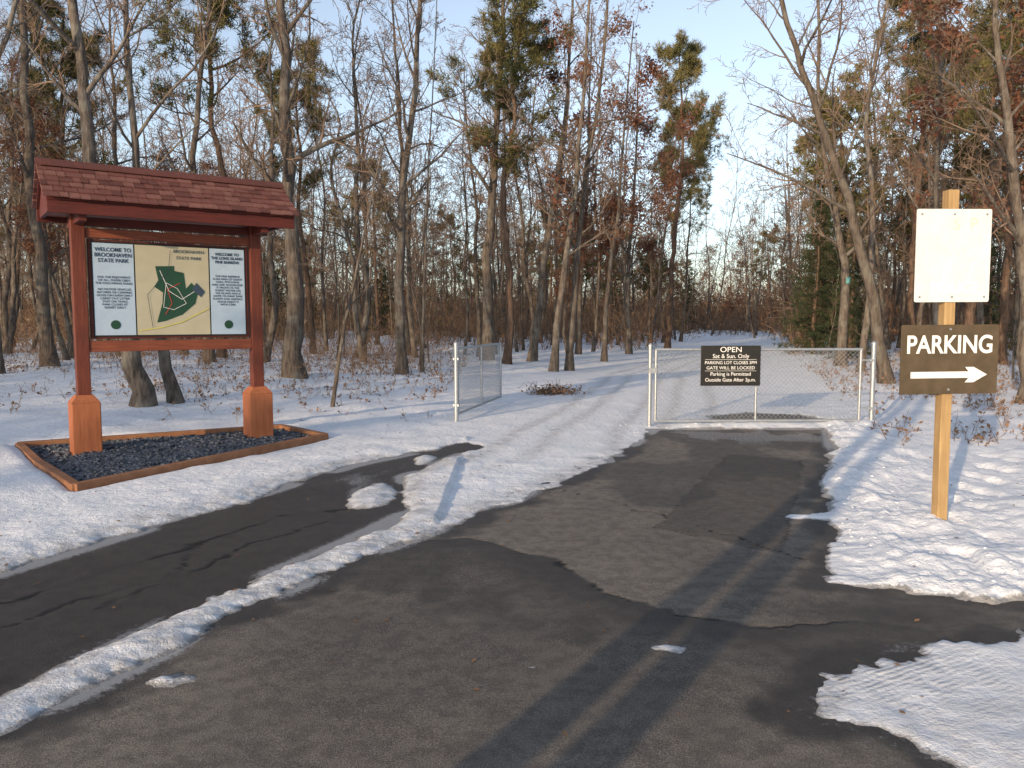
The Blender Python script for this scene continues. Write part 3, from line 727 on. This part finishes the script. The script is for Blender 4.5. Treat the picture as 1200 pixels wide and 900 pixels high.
mg=M('grey_gravel',.85,.3);vo=mg.new('ShaderNodeTexVoronoi');vo.inputs['Scale'].default_value=28;mg.lk(mg.tc.outputs['Object'],vo.inputs['Vector'])
mg.col(mg.mix(.75,(.09,.10,.12),mg.ramp(vo.outputs['Color'],[(.2,(.03,.035,.045)),(.8,(.20,.21,.24))])));mg.bump(mg.math('SUBTRACT',1.,vo.outputs['Distance']),.9,.03)
GB=empty('gravel_bed')
xs=np.arange(-6.4,-2.3,.05);ys=np.arange(7.2,11.8,.05);X,Y=np.meshgrid(xs,ys);kd=sdpoly(X.ravel(),Y.ravel(),KP)
zz=.06+.05*sst(0,-.9,kd)+.012*fbm(X.ravel()*8,Y.ravel()*8,3,81);zz=np.where(kd>.0,.0,zz)
nx,ny=len(xs),len(ys);i=(np.arange(ny-1)[:,None]*nx+np.arange(nx-1)[None,:]).ravel();Q=np.stack([i,i+1,i+nx+1,i+nx],1)
Q=Q[(kd[Q]<.04).all(1)];Bd=B();Bd.add(np.stack([X.ravel(),Y.ravel(),zz],1),Q);addobj('gravel',Bd.mesh('gravel',[mg.m]),(0,0,0),GB)
n=2600;x=rng.uniform(-6.2,-2.5,n);y=rng.uniform(7.4,11.6,n);kd=sdpoly(x,y,KP);k=kd<-.05;x=x[k];y=y[k];kd=kd[k]
r=rng.uniform(.01,.028,len(x));o=lumps('gravel_stones',np.stack([x,y,.065+.05*sst(0,-.9,kd)],1),r,mg.m,.7);o.parent=GB
for i_ in range(len(KP)):
    a=KP[i_];c_=KP[(i_+1)%len(KP)];d=math.hypot(c_[0]-a[0],c_[1]-a[1])
    bx('timber_%d'%(i_+1),(d+.06,.10,.13),((a[0]+c_[0])/2,(a[1]+c_[1])/2,.045+.003*i_),TIMB,GB,(0,0,math.atan2(c_[1]-a[1],c_[0]-a[0])),.012)

# ------------------------------------------------------------------ parking sign
S=empty('parking_sign',(3.41,6.23,0),(0,R(-.4),R(4)))
bx('post',(.086,.086,2.75),(0,0,1.275),POSTW,S)
def board(nm,w,h_,z,mat,x=0.,y=-.053):
    Bd=bmesh.new();bmesh.ops.create_cube(Bd,size=1);bmesh.ops.scale(Bd,vec=(w,.006,h_),verts=Bd.verts)
    ed=[e for e in Bd.edges if abs(e.verts[0].co.y-e.verts[1].co.y)>.003]
    bmesh.ops.bevel(Bd,geom=ed,offset=.014,segments=4,affect='EDGES',profile=.5)
    me=bpy.data.meshes.new(nm);Bd.to_mesh(me);Bd.free();me.materials.append(mat);return addobj(nm,me,(x,y,z),S)
board('arrow_board',.79,.54,1.345,BROWN);board('notice_board',.60,.71,2.145,WSIGN)
text('parking_lettering','PARKING',.195,0,-.0575,1.455,WHITE,S,sx=.86,off=.004)
poly('arrow',[(-.31,1.20),(.16,1.20),(.13,1.165),(.20,1.165),(.31,1.225),(.20,1.285),(.13,1.285),(.16,1.25),(-.31,1.25)],-.0575,WHITE,S)
text('faded_lettering','S  P',.13,.09,-.0575,2.38,FADED2,S);text('faded_word','POLICE',.12,0.02,-.0575,1.90,FADED,S,off=.003)
Bd=B()
for (bx_,bz_) in ((0,1.58),(0,1.11),(0,2.46),(0,1.83),(-.26,1.83),(.26,1.83),(-.26,2.46),(.26,2.46)):
    Bd.tube([(bx_,-.0565,bz_),(bx_,-.063,bz_)],[.010,.008],8,0,True)
addobj('bolts',Bd.mesh('bolts',[GALV]),(0,0,0),S)

# ------------------------------------------------------------------ gates
def leaf(root,x0,x1,z0,z1,mids=()):
    Bd=B();r=.021
    Bd.tube([(x0,0,z0),(x0,0,z1)],[r,r],10,0,True);Bd.tube([(x1,0,z0),(x1,0,z1)],[r,r],10,0,True)
    Bd.tube([(x0-r,0,z0),(x1+r,0,z0)],[r,r],10,0,True);Bd.tube([(x0-r,0,z1),(x1+r,0,z1)],[r,r],10,0,True)
    for m_ in mids: Bd.tube([(m_,0,z0),(m_,0,z1)],[r*.8]*2,10)
    addobj('frame',Bd.mesh('gate_frame',[GALV]),(0,0,0),root)
    W=x1-x0;H=z1-z0;P0=[];P1=[];st=.072
    for c_ in np.arange(-H,W,st):
        a=max(0,c_);e=min(W,c_+H)
        if e-a>.01:
            P0.append((x0+a,-.003,z0+a-c_));P1.append((x0+e,-.003,z0+e-c_))
            P0.append((x0+a,.003,z1-(a-c_)));P1.append((x0+e,.003,z1-(e-c_)))
    Bd=B();Bd.segs(P0,P1,.0026,.0026,4);addobj('chain_link_mesh',Bd.mesh('chain_link',[GALV]),(0,0,0),root)
def gpost(root,nm,x,y,h_,r=.036):
    Bd=B();Bd.tube([(x,y,-.2),(x,y,h_)],[r,r],14);Bd.tube([(x,y,h_),(x,y,h_+.02),(x,y,h_+.04),(x,y,h_+.05)],[r*1.12,r*1.1,r*.7,.004],14);addobj(nm,Bd.mesh(nm,[GALV]),(0,0,0),root)
G=empty('chain_link_gate',(2.17,12.22,.03),(0,0,math.atan2(.12,3.3)))
leaf(G,.05,3.26,.06,1.17,(1.62,));gpost(G,'latch_post',-.04,.0,1.22,.03);gpost(G,'hinge_post',3.46,0,1.25,.038)
Bd=B()
for z_ in (.25,1.0): Bd.tube([(3.26,0,z_),(3.46,0,z_)],[.014,.014],8);Bd.box((3.43,0,z_),(.09,.09,.035))
Bd.box((0,-.02,.85),(.12,.03,.08));addobj('hinges',Bd.mesh('hinges',[GALV],False),(0,0,0),G)
bx('notice_board',(.93,.012,.62),(1.2,-.045,.92),BLACK,G,bev=.003)
for s_,z_,sz,sx in (('OPEN',1.165,.115,1.15),('Sat & Sun. Only',1.065,.09,1.),('PARKING LOT CLOSES 3PM',.965,.068,.98),('GATE WILL BE LOCKED',.885,.068,1.05),('Parking is Permitted',.79,.078,1.),('Outside Gate After 3p.m.',.70,.078,.98)):
    text('lettering',s_,sz,1.2,-.0525,z_,WHITE,G,sx=sx)
mB=B();mB.box((0,0,0),(.80,.002,.004));me=mB.mesh('rule',[WHITE],False)
for z_ in (1.015,.84): addobj('rule',me,(1.2,-.0525,z_),G)
G2=empty('chain_link_gate',(-.9,12.75,.03),(0,0,math.atan2(3.05,.68)))
leaf(G2,.10,3.1,.10,1.16,(1.6,));gpost(G2,'hinge_post',0,0,1.23,.036)
Bd=B()
for z_ in (.25,1.0): Bd.tube([(.10,0,z_),(0,0,z_)],[.014,.014],8);Bd.box((.02,0,z_),(.09,.09,.035))
addobj('hinges',Bd.mesh('hinges',[GALV],False),(0,0,0),G2)

# ------------------------------------------------------------------ light
EL=11.;az=math.atan2(.528,.849)
d=Vector((math.sin(az)*math.cos(R(EL)),math.cos(az)*math.cos(R(EL)),-math.sin(R(EL))))
sl_=bpy.data.lights.new('sun','SUN');sl_.energy=5.;sl_.angle=R(.5);sl_.color=(1.,.75,.48)
so=addobj('sun',sl_,(-20,-30,20));so.rotation_mode='QUATERNION';so.rotation_quaternion=d.to_track_quat('-Z','Y')
w=bpy.data.worlds.new('World');scene.world=w;w.use_nodes=True;nt=w.node_tree
sk=nt.nodes.new('ShaderNodeTexSky');sk.sky_type='NISHITA';sk.sun_disc=False;sk.sun_elevation=R(EL);sk.sun_rotation=R(211.9);sk.air_density=1.;sk.dust_density=1.;sk.ozone_density=2.5
hs=nt.nodes.new('ShaderNodeHueSaturation');hs.inputs['Saturation'].default_value=.62;hs.inputs['Value'].default_value=1.0
nt.links.new(sk.outputs[0],hs.inputs['Color'])
bg=nt.nodes['Background'];bg.inputs['Strength'].default_value=.285;nt.links.new(hs.outputs[0],bg.inputs[0])
cam=bpy.data.cameras.new('camera');cam.lens=27.9;cam.sensor_width=36;cam.clip_end=2000;cam.clip_start=.05
co=addobj('camera',cam,(0,0,1.65),None,(R(85.4),0,0));scene.camera=co
scene.view_settings.view_transform='Standard';scene.view_settings.look='None';scene.view_settings.exposure=0
